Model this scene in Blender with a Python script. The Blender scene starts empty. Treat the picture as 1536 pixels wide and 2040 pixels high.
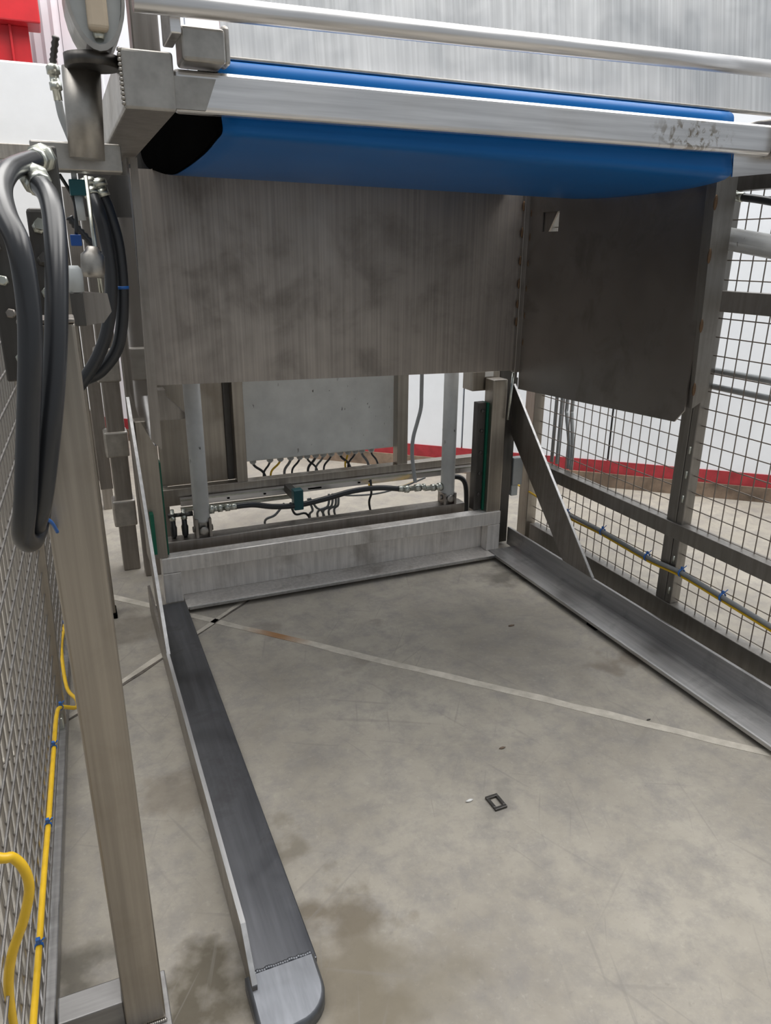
import bpy, bmesh, math, random
from mathutils import Vector, Matrix, noise
random.seed(7)
S = bpy.context.scene
COL = S.collection

# ------------------------------------------------------------------ camera
cam_d = bpy.data.cameras.new('camera'); cam = bpy.data.objects.new('camera', cam_d); COL.objects.link(cam)
YAW, PIT, ROL, FPX = 0.402808, -0.341658, 0.00708, 1465.3
fw = Vector((math.sin(YAW)*math.cos(PIT), math.cos(YAW)*math.cos(PIT), math.sin(PIT)))
rt = Vector((math.cos(YAW), -math.sin(YAW), 0)); up = rt.cross(fw)
r2 = rt*math.cos(ROL) + up*math.sin(ROL); u2 = up*math.cos(ROL) - rt*math.sin(ROL)
m = Matrix.Identity(4)
for i in range(3):
    m[i][0], m[i][1], m[i][2] = r2[i], u2[i], -fw[i]
m.translation = (0, 0, 1.5)
cam.matrix_world = m
cam_d.sensor_fit = 'HORIZONTAL'; cam_d.sensor_width = 36.0; cam_d.lens = 36.0*FPX/1536
cam_d.clip_start = 0.05; cam_d.clip_end = 100
S.camera = cam

# ------------------------------------------------------------------ world, lamps, exposure
W = bpy.data.worlds.new('hall_daylight'); S.world = W; W.use_nodes = True
bg = W.node_tree.nodes['Background']; bg.inputs[0].default_value = (0.90, 0.95, 1.0, 1); bg.inputs[1].default_value = 0.36
S.view_settings.view_transform = 'Standard'; S.view_settings.look = 'None'
S.view_settings.gamma = 1; S.view_settings.use_curve_mapping = False; S.view_settings.exposure = 0.0
def area(name, loc, target, sx, sy, power, col=(1, 0.975, 0.94)):
    l = bpy.data.lights.new(name, 'AREA'); l.shape = 'RECTANGLE'; l.size = sx; l.size_y = sy; l.energy = power; l.color = col
    o = bpy.data.objects.new(name, l); COL.objects.link(o); o.location = loc
    o.rotation_euler = (Vector(target)-Vector(loc)).to_track_quat('-Z', 'Y').to_euler()
    return o
# unseen overhead area lights of the hall, some added to brighten wall and rear
for k, (lx, ly, pw) in enumerate([(0.3, 0.7, 150), (4.4, 1.6, 240), (-2.6, 2.5, 120), (0.4, 4.6, 230), (2.6, 3.4, 170)]):
    area('overhead_fill', (lx, ly, 6.2), (lx, ly, 0), 2.6, 4.6, pw)

# ------------------------------------------------------------------ helpers
def nd(nt, t, **kw):
    n = nt.nodes.new(t)
    for k, v in kw.items(): setattr(n, k, v)
    return n
def base_mat(name):
    mt = bpy.data.materials.new(name); mt.use_nodes = True
    nt = mt.node_tree; b = nt.nodes['Principled BSDF']
    return mt, nt, b
def ramp(nt, src, p0, p1, c0, c1):
    r = nd(nt, 'ShaderNodeValToRGB'); r.color_ramp.elements[0].position = p0; r.color_ramp.elements[1].position = p1
    r.color_ramp.elements[0].color = (*c0, 1) if len(c0) == 3 else c0
    r.color_ramp.elements[1].color = (*c1, 1) if len(c1) == 3 else c1
    nt.links.new(src, r.inputs[0]); return r.outputs[0]
def noise_tex(nt, vec, scale, detail=4, rough=0.55, dist=0.0):
    n = nd(nt, 'ShaderNodeTexNoise'); n.inputs['Scale'].default_value = scale; n.inputs['Detail'].default_value = detail
    n.inputs['Roughness'].default_value = rough; n.inputs['Distortion'].default_value = dist
    nt.links.new(vec, n.inputs['Vector']); return n.outputs[0]
def mapping(nt, scale, loc=(0, 0, 0), world=False):
    if world: src = nd(nt, 'ShaderNodeNewGeometry').outputs['Position']
    else: src = nd(nt, 'ShaderNodeTexCoord').outputs['Object']
    mp = nd(nt, 'ShaderNodeMapping'); mp.inputs['Scale'].default_value = scale; mp.inputs['Location'].default_value = loc
    nt.links.new(src, mp.inputs['Vector']); return mp.outputs[0]
def mixc(nt, a, b, f, mode='MIX'):
    x = nd(nt, 'ShaderNodeMix', data_type='RGBA', blend_type=mode)
    for s, v in ((x.inputs[6], a), (x.inputs[7], b), (x.inputs[0], f)):
        if hasattr(v, 'is_linked') or hasattr(v, 'links'): nt.links.new(v, s)
        elif isinstance(v, (int, float)): s.default_value = v
        else: s.default_value = (*v, 1)
    return x.outputs[2]
def bump(nt, b, h, strength=0.1, dist=0.01):
    n = nd(nt, 'ShaderNodeBump'); n.inputs['Strength'].default_value = strength; n.inputs['Distance'].default_value = dist
    nt.links.new(h, n.inputs['Height']); nt.links.new(n.outputs[0], b.inputs['Normal'])

def steel(name, col, rough=0.38, streak=(60, 60, 3), stain=0.35, stain_col=(0.10, 0.085, 0.065), metallic=1.0, rust=None):
    mt, nt, b = base_mat(name)
    v = mapping(nt, streak)
    n1 = noise_tex(nt, v, 1.0, 3, 0.6)
    vo = mapping(nt, (1, 1, 1), (3.1, 1.7, 0.4))
    n2 = noise_tex(nt, vo, 5.0, 5, 0.6, 0.4)
    dark = tuple(c*0.86 for c in col); light = tuple(min(1, c*1.10) for c in col)
    c = ramp(nt, n1, 0.35, 0.68, dark, light)
    f = ramp(nt, n2, 0.52, 0.78, (0, 0, 0), (stain,)*3)
    c = mixc(nt, c, stain_col, f)
    nt.links.new(c, b.inputs['Base Color'])
    b.inputs['Metallic'].default_value = metallic
    rr = ramp(nt, n2, 0.3, 0.75, (rough*0.8,)*3, (min(1, rough*1.35),)*3)
    nt.links.new(rr, b.inputs['Roughness'])
    bump(nt, b, n1, 0.06, 0.002)
    return mt
def paint(name, col, rough=0.5, metallic=0.0, mottle=0.12, scale=8.0, spec=0.5, speck=None):
    mt, nt, b = base_mat(name)
    v = mapping(nt, (1, 1, 1))
    n = noise_tex(nt, v, scale, 5, 0.6)
    c = ramp(nt, n, 0.3, 0.72, tuple(x*(1-mottle) for x in col), tuple(min(1, x*(1+mottle)) for x in col))
    if speck:
        v2 = mapping(nt, (1, 1, 0.35)); n2 = noise_tex(nt, v2, 55, 2, 0.5)
        v3 = mapping(nt, (1, 1, 1), (5, 2, 1)); n3 = noise_tex(nt, v3, 4, 2, 0.5)
        f = ramp(nt, n2, 0.68, 0.71, (0, 0, 0), (1, 1, 1)); g = ramp(nt, n3, 0.45, 0.6, (0, 0, 0), (1, 1, 1))
        c = mixc(nt, c, speck, mixc(nt, f, g, 1.0, 'MULTIPLY'))
    nt.links.new(c, b.inputs['Base Color']); b.inputs['Roughness'].default_value = rough; b.inputs['Metallic'].default_value = metallic
    b.inputs['Specular IOR Level'].default_value = spec
    return mt

M = {}
M['steel'] = steel('brushed_steel', (0.33, 0.305, 0.28), 0.42)
M['panel'] = steel('shield_panel_steel', (0.46, 0.42, 0.385), 0.50, (120, 120, 1.2), 0.28)
M['side'] = steel('side_plate_steel', (0.31, 0.29, 0.275), 0.36, (40, 2.0, 2.0), 0.5)
M['sideL'] = steel('polished_side_plate_steel', (0.20, 0.19, 0.185), 0.08, (40, 3.0, 1.0), 0.1)
M['arm'] = steel('floor_arm_steel', (0.185, 0.19, 0.205), 0.36, (50, 2.5, 50), 0.85, (0.06, 0.055, 0.055))
M['armR'] = steel('dark_floor_arm_steel', (0.48, 0.475, 0.475), 0.40, (50, 2.0, 50), 0.7, (0.10, 0.10, 0.105))
M['beam'] = steel('back_beam_steel', (0.80, 0.77, 0.74), 0.45, (60, 60, 4), 0.6, (0.16, 0.125, 0.08), metallic=0.55)
M['fresh'] = steel('bright_cut_edge_steel', (0.50, 0.50, 0.505), 0.42, (60, 3, 60), 0.1)
M['nose'] = steel('ground_nose_steel', (0.195, 0.205, 0.225), 0.48, (50, 2.5, 50), 0.3, (0.2, 0.2, 0.2))
M['tiebar'] = steel('satin_tie_bar_steel', (0.34, 0.335, 0.335), 0.45, (3, 50, 50), 0.2)
M['alu'] = steel('bright_satin_steel', (0.88, 0.87, 0.87), 0.32, (2.5, 60, 60), 0.10, (0.25, 0.22, 0.18))
M['sheet'] = steel('satin_guard_sheet', (0.90, 0.905, 0.91), 0.36, (90, 2, 2), 0.05, (0.4, 0.38, 0.36))
M['cast'] = steel('ground_cast_steel', (0.45, 0.43, 0.40), 0.40, (25, 25, 25), 0.45, (0.2, 0.17, 0.13))
M['warm'] = steel('warm_stainless_post', (0.40, 0.365, 0.32), 0.40, (60, 60, 1.2), 0.35, (0.24, 0.18, 0.12))
M['fence'] = steel('fence_steel', (0.31, 0.295, 0.275), 0.42, (40, 40, 3), 0.3)
M['wire'] = steel('mesh_wire_steel', (0.30, 0.265, 0.235), 0.45, (20, 20, 20), 0.4)
M['wireL'] = steel('bright_mesh_wire_steel', (0.42, 0.40, 0.38), 0.40, (20, 20, 20), 0.2)
M['weld'] = steel('brown_weld_bead', (0.19, 0.125, 0.08), 0.5, (30, 30, 30), 0.5, (0.05, 0.03, 0.02))
M['zinc'] = steel('zinc_fitting', (0.62, 0.64, 0.58), 0.32, (30, 30, 30), 0.2)
M['dark'] = steel('dark_steel', (0.12, 0.115, 0.11), 0.45, (40, 40, 3), 0.3)
M['cyl'] = paint('grey_cylinder_paint', (0.55, 0.56, 0.555), 0.40, speck=(0.10, 0.09, 0.08))
M['cab'] = paint('pale_grey_cabinet_paint', (0.68, 0.70, 0.685), 0.38, speck=(0.08, 0.075, 0.065))
M['conduit'] = paint('grey_conduit', (0.36, 0.38, 0.39), 0.40)
M['rubber'] = paint('black_hose_rubber', (0.022, 0.024, 0.028), 0.30, spec=0.6)
M['matt'] = paint('black_rubber_and_loop_shade', (0.003, 0.003, 0.003), 1.0, spec=0.0)  # rubber feet and slots, also the painted shade at the belt loop's end
M['yellow'] = paint('yellow_cable_sheath', (0.80, 0.50, 0.02), 0.38, mottle=0.08, scale=30)
M['greyc'] = paint('grey_cable_sheath', (0.20, 0.21, 0.215), 0.45, mottle=0.1, scale=30)
M['tie'] = paint('blue_cable_tie_plastic', (0.02, 0.13, 0.45), 0.35)
M['green'] = paint('green_slide_plastic', (0.0, 0.13, 0.075), 0.45)
M['teal'] = paint('teal_plastic', (0.0, 0.075, 0.09), 0.4)
M['beige'] = paint('beige_nylon', (0.56, 0.47, 0.36), 0.5)
M['pgrey'] = paint('pale_grey_plastic', (0.50, 0.53, 0.54), 0.4)
M['white'] = paint('white_sheet_paint', (0.80, 0.81, 0.82), 0.25, mottle=0.03)
M['wall'] = paint('white_wall_panel', (0.85, 0.885, 0.935), 0.45, mottle=0.05, scale=3)
M['red'] = paint('red_paint', (0.50, 0.012, 0.018), 0.35, mottle=0.12)
M['redband'] = paint('worn_red_paint_band', (0.36, 0.03, 0.04), 0.55, mottle=0.25, scale=14)
M['kerb'] = paint('brown_dirty_kerb', (0.20, 0.145, 0.105), 0.8, mottle=0.55, scale=7)
M['sticker'] = paint('white_sticker', (0.8, 0.8, 0.78), 0.5, mottle=0.02)
M['bluep'] = paint('blue_plastic', (0.01, 0.07, 0.30), 0.4)

def belt_mat():
    mt, nt, b = base_mat('blue_conveyor_belt')
    n = noise_tex(nt, mapping(nt, (1, 1, 1)), 3, 3)
    nt.links.new(ramp(nt, n, 0.3, 0.7, (0.0, 0.115, 0.38), (0.001, 0.13, 0.42)), b.inputs['Base Color'])
    b.inputs['Roughness'].default_value = 0.42; b.inputs['Specular IOR Level'].default_value = 0.3; return mt
M['belt'] = belt_mat()

def floor_mat():
    mt, nt, b = base_mat('worn_concrete')
    v = mapping(nt, (1, 1, 1), world=True)
    big = noise_tex(nt, v, 1.6, 8, 0.66, 0.15); mid = noise_tex(nt, v, 10.0, 8, 0.72, 0.12); fine = noise_tex(nt, v, 60, 4, 0.6)
    c = ramp(nt, big, 0.32, 0.70, (0.265, 0.241, 0.205), (0.425, 0.395, 0.338))
    c = mixc(nt, c, (0.215, 0.205, 0.20), ramp(nt, mid, 0.44, 0.70, (0, 0, 0), (0.70,)*3))
    c = mixc(nt, c, (0.47, 0.44, 0.385), ramp(nt, fine, 0.58, 0.74, (0, 0, 0), (0.30,)*3))
    c = mixc(nt, c, (0.16, 0.145, 0.125), ramp(nt, fine, 0.24, 0.38, (0.35,)*3, (0, 0, 0)))
    # oil and water stains: each a noisy blob of its own
    pos = nd(nt, 'ShaderNodeNewGeometry').outputs['Position']
    wob = nd(nt, 'ShaderNodeTexNoise'); wob.inputs['Scale'].default_value = 7; wob.inputs['Detail'].default_value = 5
    nt.links.new(pos, wob.inputs['Vector'])
    sub = nd(nt, 'ShaderNodeVectorMath', operation='SUBTRACT'); nt.links.new(wob.outputs['Color'], sub.inputs[0]); sub.inputs[1].default_value = (0.5, 0.5, 0.5)
    scl = nd(nt, 'ShaderNodeVectorMath', operation='SCALE'); nt.links.new(sub.outputs[0], scl.inputs[0]); scl.inputs['Scale'].default_value = 0.42
    add = nd(nt, 'ShaderNodeVectorMath', operation='ADD'); nt.links.new(pos, add.inputs[0]); nt.links.new(scl.outputs[0], add.inputs[1])
    for (x, y, r, amt, sc) in [(0.42, 1.27, 0.075, 0.75, (0.13, 0.105, 0.07)), (0.40, 1.08, 0.13, 0.75, (0.15, 0.125, 0.085)), (0.52, 1.02, 0.13, 0.5, (0.18, 0.155, 0.11)),
                               (0.10, 1.19, 0.09, 0.9, (0.085, 0.07, 0.045)), (-0.13, 1.32, 0.08, 0.75, (0.09, 0.08, 0.06)), (0.36, 1.50, 0.06, 0.6, (0.15, 0.13, 0.095)),
                               (0.60, 2.72, 0.06, 0.5, (0.17, 0.15, 0.13)), (1.05, 2.60, 0.05, 0.5, (0.17, 0.15, 0.13)), (0.85, 2.30, 0.05, 0.45, (0.17, 0.15, 0.13)),
                               (1.83, 2.80, 0.10, 0.7, (0.10, 0.09, 0.075)), (1.80, 1.95, 0.07, 0.55, (0.15, 0.12, 0.09)), (0.98, 1.44, 0.05, 0.5, (0.2, 0.19, 0.175)),
                               (0.12, 1.85, 0.09, 0.5, (0.16, 0.13, 0.095)), (0.08, 2.95, 0.12, 0.55, (0.13, 0.11, 0.085))]:
        d = nd(nt, 'ShaderNodeVectorMath', operation='DISTANCE'); nt.links.new(add.outputs[0], d.inputs[0]); d.inputs[1].default_value = (x, y, 0.0)
        mr = nd(nt, 'ShaderNodeMapRange'); mr.inputs[1].default_value = r*0.65; mr.inputs[2].default_value = r*1.5; mr.inputs[3].default_value = amt; mr.inputs[4].default_value = 0
        nt.links.new(d.outputs['Value'], mr.inputs[0])
        c = mixc(nt, c, sc, mr.outputs[0])
    # scratches
    for ang, sc in ((0.5, 1.0), (1.9, 1.4), (2.6, 0.8), (1.2, 1.1), (2.2, 1.7)):
        m0 = nd(nt, 'ShaderNodeMapping'); m0.inputs['Rotation'].default_value = (0, 0, ang); nt.links.new(pos, m0.inputs['Vector'])
        mp = nd(nt, 'ShaderNodeMapping'); mp.inputs['Scale'].default_value = (1.0*sc, 24*sc, 1); nt.links.new(m0.outputs[0], mp.inputs['Vector'])
        n = noise_tex(nt, mp.outputs[0], 1.5, 2, 0.5, 0.3)
        c = mixc(nt, c, (0.22, 0.205, 0.185), ramp(nt, n, 0.68, 0.74, (0, 0, 0), (0.38,)*3))
    nt.links.new(c, b.inputs['Base Color'])
    nt.links.new(ramp(nt, mid, 0.3, 0.7, (0.55,)*3, (0.75,)*3), b.inputs['Roughness'])
    bump(nt, b, fine, 0.10, 0.004); return mt
M['floor'] = floor_mat()
def filler_mat():
    mt, nt, b = base_mat('joint_filler')
    v = mapping(nt, (1, 1, 1), world=True)
    n = noise_tex(nt, v, 18, 4, 0.6)
    c = ramp(nt, n, 0.3, 0.7, (0.40, 0.37, 0.32), (0.60, 0.56, 0.49))
    d = nd(nt, 'ShaderNodeVectorMath', operation='DISTANCE'); nt.links.new(v, d.inputs[0]); d.inputs[1].default_value = (0.66, 2.66, 0)
    mr = nd(nt, 'ShaderNodeMapRange'); mr.inputs[1].default_value = 0.03; mr.inputs[2].default_value = 0.17; mr.inputs[3].default_value = 0.9; mr.inputs[4].default_value = 0
    nt.links.new(d.outputs['Value'], mr.inputs[0])
    c = mixc(nt, c, (0.27, 0.12, 0.03), mr.outputs[0])
    nt.links.new(c, b.inputs['Base Color']); b.inputs['Roughness'].default_value = 0.8; return mt
M['filler'] = filler_mat()
M['crack'] = paint('dark_joint_dirt', (0.12, 0.105, 0.09), 0.9, mottle=0.5, scale=25)

class MB:
    def __init__(s): s.bm = bmesh.new()
    def box(s, x0, x1, y0, y1, z0, z1, bev=0.0, seg=2, rot=None, piv=None):
        r = bmesh.ops.create_cube(s.bm, size=1.0); vs = r['verts']
        for v in vs: v.co = Vector(((x0+x1)/2+v.co.x*(x1-x0), (y0+y1)/2+v.co.y*(y1-y0), (z0+z1)/2+v.co.z*(z1-z0)))
        if bev > 0:
            es = list({e for v in vs for e in v.link_edges})
            rr = bmesh.ops.bevel(s.bm, geom=es, offset=bev, segments=seg, affect='EDGES', profile=0.5)
            vs = list({v for f in rr['faces'] for v in f.verts} | {v for v in vs if v.is_valid})
        if rot is not None:
            p = Vector(piv) if piv else Vector(((x0+x1)/2, (y0+y1)/2, (z0+z1)/2))
            bmesh.ops.rotate(s.bm, cent=p, matrix=rot, verts=vs)
        return s
    def prism(s, pts, axis, a, b):
        def mk(p, t): return {'x': (t, p[0], p[1]), 'y': (p[0], t, p[1]), 'z': (p[0], p[1], t)}[axis]
        A = [s.bm.verts.new(mk(p, a)) for p in pts]; B = [s.bm.verts.new(mk(p, b)) for p in pts]
        s.bm.faces.new(A); s.bm.faces.new(B[::-1]); n = len(pts)
        for i in range(n): s.bm.faces.new((A[i], B[i], B[(i+1) % n], A[(i+1) % n]))
        return s
    def rings(s, rings, cap=True):
        V = [[s.bm.verts.new(p) for p in r] for r in rings]; n = len(V[0])
        for a, b in zip(V, V[1:]):
            for i in range(n):
                f = s.bm.faces.new((a[i], a[(i+1) % n], b[(i+1) % n], b[i])); f.smooth = True
        if cap: s.bm.faces.new(V[0][::-1]); s.bm.faces.new(V[-1])
        return s
    def cyl(s, p0, p1, r0, r1=None, n=20):
        p0, p1 = Vector(p0), Vector(p1); r1 = r0 if r1 is None else r1
        d = (p1-p0).normalized(); a = d.orthogonal().normalized(); b = d.cross(a)
        s.rings([[p+(a*math.cos(t)+b*math.sin(t))*r for t in [2*math.pi*i/n for i in range(n)]] for p, r in ((p0, r0), (p1, r1))])
        return s
    def lathe(s, p0, d, prof, n=20):
        p0 = Vector(p0); d = Vector(d).normalized(); a = d.orthogonal().normalized(); b = d.cross(a)
        s.rings([[p0+d*h+(a*math.cos(t)+b*math.sin(t))*max(r, 1e-4) for t in [2*math.pi*i/n for i in range(n)]] for h, r in prof]); return s
    def tube(s, pts, r, n=12, sub=6, ripple=0.0):
        P = [Vector(p) for p in pts]; L = []
        for i in range(len(P)-1):
            p0, p1, p2, p3 = P[max(i-1, 0)], P[i], P[i+1], P[min(i+2, len(P)-1)]
            for k in range(sub):
                t = k/sub
                L.append(0.5*((2*p1)+(p2-p0)*t+(2*p0-5*p1+4*p2-p3)*t*t+(3*p1-p0-3*p2+p3)*t**3))
        L.append(P[-1]); a = None; R = []
        for i, p in enumerate(L):
            d = (L[min(i+1, len(L)-1)]-L[max(i-1, 0)]).normalized()
            a = d.orthogonal().normalized() if a is None else (a-d*a.dot(d)).normalized()
            b = d.cross(a); rr = r*(1+(ripple if i % 2 else -ripple))
            R.append([p+(a*math.cos(t)+b*math.sin(t))*rr for t in [2*math.pi*j/n for j in range(n)]])
        return s.rings(R)
    def sphere(s, c, r, sc=(1, 1, 1), sub=2):
        q = bmesh.ops.create_icosphere(s.bm, subdivisions=sub, radius=r)
        for v in q['verts']: v.co = Vector((v.co.x*sc[0], v.co.y*sc[1], v.co.z*sc[2]))+Vector(c)
        for f in s.bm.faces:
            pass
        for v in q['verts']:
            for f in v.link_faces: f.smooth = True
        return s
    def build(s, name, mat, parent=None):
        bmesh.ops.recalc_face_normals(s.bm, faces=s.bm.faces)
        me = bpy.data.meshes.new(name)
        xs = [v.co for v in s.bm.verts]
        c = Vector(((min(v.x for v in xs)+max(v.x for v in xs))/2, (min(v.y for v in xs)+max(v.y for v in xs))/2, min(v.z for v in xs)))
        for v in s.bm.verts: v.co -= c
        s.bm.to_mesh(me); s.bm.free(); me.materials.append(M[mat] if isinstance(mat, str) else mat)
        o = bpy.data.objects.new(name, me); COL.objects.link(o); put(o, c, parent)
        return o
LOCS = {}
def put(o, c, parent):
    LOCS[o] = Vector(c)
    if parent is not None:
        o.parent = parent; o.location = Vector(c)-LOCS[parent]
    else: o.location = c
def inst(src, name, c, parent, scale=(1, 1, 1), rot=(0, 0, 0)):
    o = bpy.data.objects.new(name, src.data); COL.objects.link(o); put(o, c, parent); o.scale = scale; o.rotation_euler = rot; return o
def tag(o, label, cat, group=None):
    o['label'] = label; o['category'] = cat
    if group: o['group'] = group
    return o
def thing(name, label, cat, loc=(0, 0, 0), group=None):
    o = bpy.data.objects.new(name, None); COL.objects.link(o); o.empty_display_size = 0.1; put(o, loc, None)
    return tag(o, label, cat, group)
def struct(o): o['kind'] = 'structure'; return o

def bar_mat():
    mt = steel('bright_worn_bar_steel', (0.88, 0.87, 0.87), 0.32, (2.5, 60, 60), 0.10, (0.25, 0.22, 0.18))
    nt = mt.node_tree; b = nt.nodes['Principled BSDF']; src = b.inputs['Base Color'].links[0].from_socket
    v = mapping(nt, (1, 1, 1)); n = noise_tex(nt, v, 38, 4, 0.6, 0.5)
    d = nd(nt, 'ShaderNodeVectorMath', operation='DISTANCE'); mp = mapping(nt, (1, 0.0, 3.2)); nt.links.new(mp, d.inputs[0]); d.inputs[1].default_value = (0.545, 0, 0.115)
    mr = nd(nt, 'ShaderNodeMapRange'); mr.inputs[1].default_value = 0.06; mr.inputs[2].default_value = 0.17; mr.inputs[3].default_value = 1; mr.inputs[4].default_value = 0
    nt.links.new(d.outputs['Value'], mr.inputs[0])
    f = mixc(nt, mr.outputs[0], ramp(nt, n, 0.50, 0.60, (0, 0, 0), (1, 1, 1)), 1.0, 'MULTIPLY')
    nt.links.new(mixc(nt, src, (0.30, 0.25, 0.19), f), b.inputs['Base Color']); return mt
M['bar'] = bar_mat()
# ------------------------------------------------------------------ floor
fl = MB()
fl.box(-8, 9, -6, 11, -0.12, 0.0)
floor = struct(fl.build('floor', 'floor'))
floor['label'] = 'worn grey concrete floor'
def strip(name, p, q, w, z, mat, jitter=0.0, n=24):
    p, q = Vector((*p, 0)), Vector((*q, 0)); d = (q-p).normalized(); s = Vector((-d.y, d.x, 0)); b = MB(); L = []; Rr = []
    for i in range(n+1):
        c = p.lerp(q, i/n)+s*random.uniform(-jitter, jitter)*0.6
        L.append(c+s*(w/2+random.uniform(-jitter, jitter))); Rr.append(c-s*(w/2+random.uniform(-jitter, jitter)))
    T = [[b.bm.verts.new((v.x, v.y, z)) for v in r] for r in (L, Rr)]; B = [[b.bm.verts.new((v.x, v.y, 0.0)) for v in r] for r in (L, Rr)]
    for i in range(n):
        b.bm.faces.new((T[0][i], T[0][i+1], T[1][i+1], T[1][i]))
        b.bm.faces.new((T[0][i], B[0][i], B[0][i+1], T[0][i+1])); b.bm.faces.new((T[1][i], T[1][i+1], B[1][i+1], B[1][i]))
    return b.build(name, mat, floor)
strip('joint_filler', (-0.35, 3.70), (4.4, -1.35), 0.036, 0.0016, 'filler', 0.004, 60)
strip('joint_filler', (-1.3, 1.38), (0.78, 3.17), 0.026, 0.0016, 'filler', 0.005, 30)
strip('joint_crack', (-1.3, 1.36), (0.78, 3.15), 0.010, 0.0020, 'crack', 0.005, 40)

# ------------------------------------------------------------------ wall of sandwich panels behind the machine
P0 = Vector((3.27, 3.75, 0)); WD = Vector((0.752, -0.659, 0)).normalized(); WN = Vector((-WD.y, WD.x, 0)); WN = -WN if WN.y > 0 else WN
def wpt(s_, d, z): return P0+WD*s_+WN*d+Vector((0, 0, z))
def wbox(s0, s1, d0, d1, z0, z1, name, mat, parent=None):
    b = MB(); v = [b.bm.verts.new(wpt(s_, d, z)) for z in (z0, z1) for d in (d0, d1) for s_ in (s0, s1)]
    for f in ((0, 1, 3, 2), (4, 6, 7, 5), (0, 4, 5, 1), (2, 3, 7, 6), (0, 2, 6, 4), (1, 5, 7, 3)): b.bm.faces.new([v[i] for i in f])
    return b.build(name, mat, parent)
wall = struct(wbox(-9.0, 5.5, -0.20, -0.075, 0, 5.0, 'wall_back', 'dark'))
wall['label'] = 'white panelled hall wall behind the machine'
for k in range(-8, 7):
    s0 = -1.06+k*1.0
    if s0 < -9 or s0 > 4.4: continue
    if s0 < -4.2:                                           # ribbed cladding sheet at the far end
        b = MB(); prof = []
        nn = 22
        for i in range(nn+1):
            t = s0+0.006+(0.988)*i/nn
            prof.append((t, -0.012 if i % 2 else -0.030))
        A = [b.bm.verts.new(wpt(t, d, 0.18)) for t, d in prof]; B = [b.bm.verts.new(wpt(t, d, 4.9)) for t, d in prof]
        A2 = [b.bm.verts.new(wpt(t, -0.07, 0.18)) for t, d in prof]; B2 = [b.bm.verts.new(wpt(t, -0.07, 4.9)) for t, d in prof]
        for i in range(nn):
            b.bm.faces.new((A[i], A[i+1], B[i+1], B[i])); b.bm.faces.new((A2[i], A2[i+1], B2[i+1], B2[i])); b.bm.faces.new((A[i], A[i+1], A2[i+1], A2[i])); b.bm.faces.new((B[i], B[i+1], B2[i+1], B2[i]))
        b.build('wall_panel', 'wall', wall)
    else:
        wbox(s0+0.006, s0+0.994, -0.07, -0.02, 0.18, 4.9, 'wall_panel', 'wall', wall)
        wbox(s0+0.30, s0+0.312, -0.02, -0.016, 0.18, 4.9, 'panel_rib', 'wall', wall)
bb = struct(wbox(-9, 5.4, -0.07, -0.015, 0.095, 0.18, 'baseboard_back', 'redband')); bb['label'] = 'red painted band at the foot of the white wall'
kb = struct(wbox(-9, 5.4, -0.075, 0.0, 0.0, 0.095, 'trim_1', 'kerb')); kb['label'] = 'dirty brown kerb under the red band'
# ------------------------------------------------------------------ lift base frame: a U of angles on the floor
bf = thing('lift_base_frame', 'U-shaped stainless steel lift base frame standing on the concrete floor', 'machine frame', (1.12, 3.05, 0))
# left arm
a = MB(); a.box(0.19, 0.338, 1.16, 3.05, 0.013, 0.030, 0.003); armL = a.build('floor_arm', 'arm', bf); armL['label'] = 'left floor arm with scuffed flat plate'
f = MB(); f.prism([(3.05, 0.013), (3.05, 0.132), (1.215, 0.132), (1.125, 0.055), (1.125, 0.013)], 'x', 0.186, 0.197); f.build('arm_flange', 'steel', armL)
e = MB(); e.prism([(2.43, 0.132), (1.215, 0.132), (1.125, 0.055), (1.125, 0.059), (1.214, 0.1365), (2.43, 0.1365)], 'x', 0.186, 0.197); e.build('flange_edge', 'fresh', armL)
ns = MB()
out = [(0.178, 1.165), (0.332, 1.165), (0.332, 1.10)]
for i in range(1, 9):
    t = math.pi/2*i/8; out.append((0.262+0.070*math.cos(t), 1.10-0.070*math.sin(t)))
out += [(0.20, 1.022), (0.180, 1.028)]
lo = [ns.bm.verts.new((x, y, 0.002)) for x, y in out]
def nz(x, y): return 0.048-0.016*max(0, (1.165-y)/0.14)
mi = [ns.bm.verts.new((x, y, nz(x, y)-0.010)) for x, y in out]
cx_, cy_ = 0.258, 1.10
tp = [ns.bm.verts.new((cx_+(x-cx_)*0.90, cy_+(y-cy_)*0.90, nz(x, y))) for x, y in out]
for A, B in ((lo, mi), (mi, tp)):
    for i in range(len(out)):
        q = ns.bm.faces.new((A[i], A[(i+1) % len(out)], B[(i+1) % len(out)], B[i])); q.smooth = True
ns.bm.faces.new(tp); ns.bm.faces.new(lo[::-1])
nose = ns.build('nose_plate', 'nose', armL); nose['label'] = 'rounded bright nose plate'
w = MB()
for i in range(26): w.sphere((0.196+0.0051*i, 1.168+random.uniform(-.0015, .0015), 0.041), 0.0050, (1, 1.1, 0.7), 1)
w.build('weld_seam', 'nose', armL)
# right arm
a = MB(); a.box(1.884, 2.04, 0.2, 3.05, 0.020, 0.035, 0.003); armR = a.build('floor_arm', 'armR', bf); armR['label'] = 'right floor arm of dark steel angle'
f = MB(); f.box(2.036, 2.050, 0.2, 3.12, 0.020, 0.118, 0.003); f.build('arm_flange', 'armR', armR)
for y in (1.20, 2.18):
    r = MB(); r.box(1.89, 1.94, y, y+0.06, 0.0, 0.021, 0.003); r.build('rubber_foot', 'matt', armR)
r = MB(); r.box(1.90, 1.96, 2.86, 2.92, 0.0, 0.021, 0.003); r.build('rubber_foot', 'matt', armR)
e = MB(); e.box(1.881, 1.8855, 0.2, 2.985, 0.021, 0.034); e.build('plate_edge', 'fresh', armR)
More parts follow.
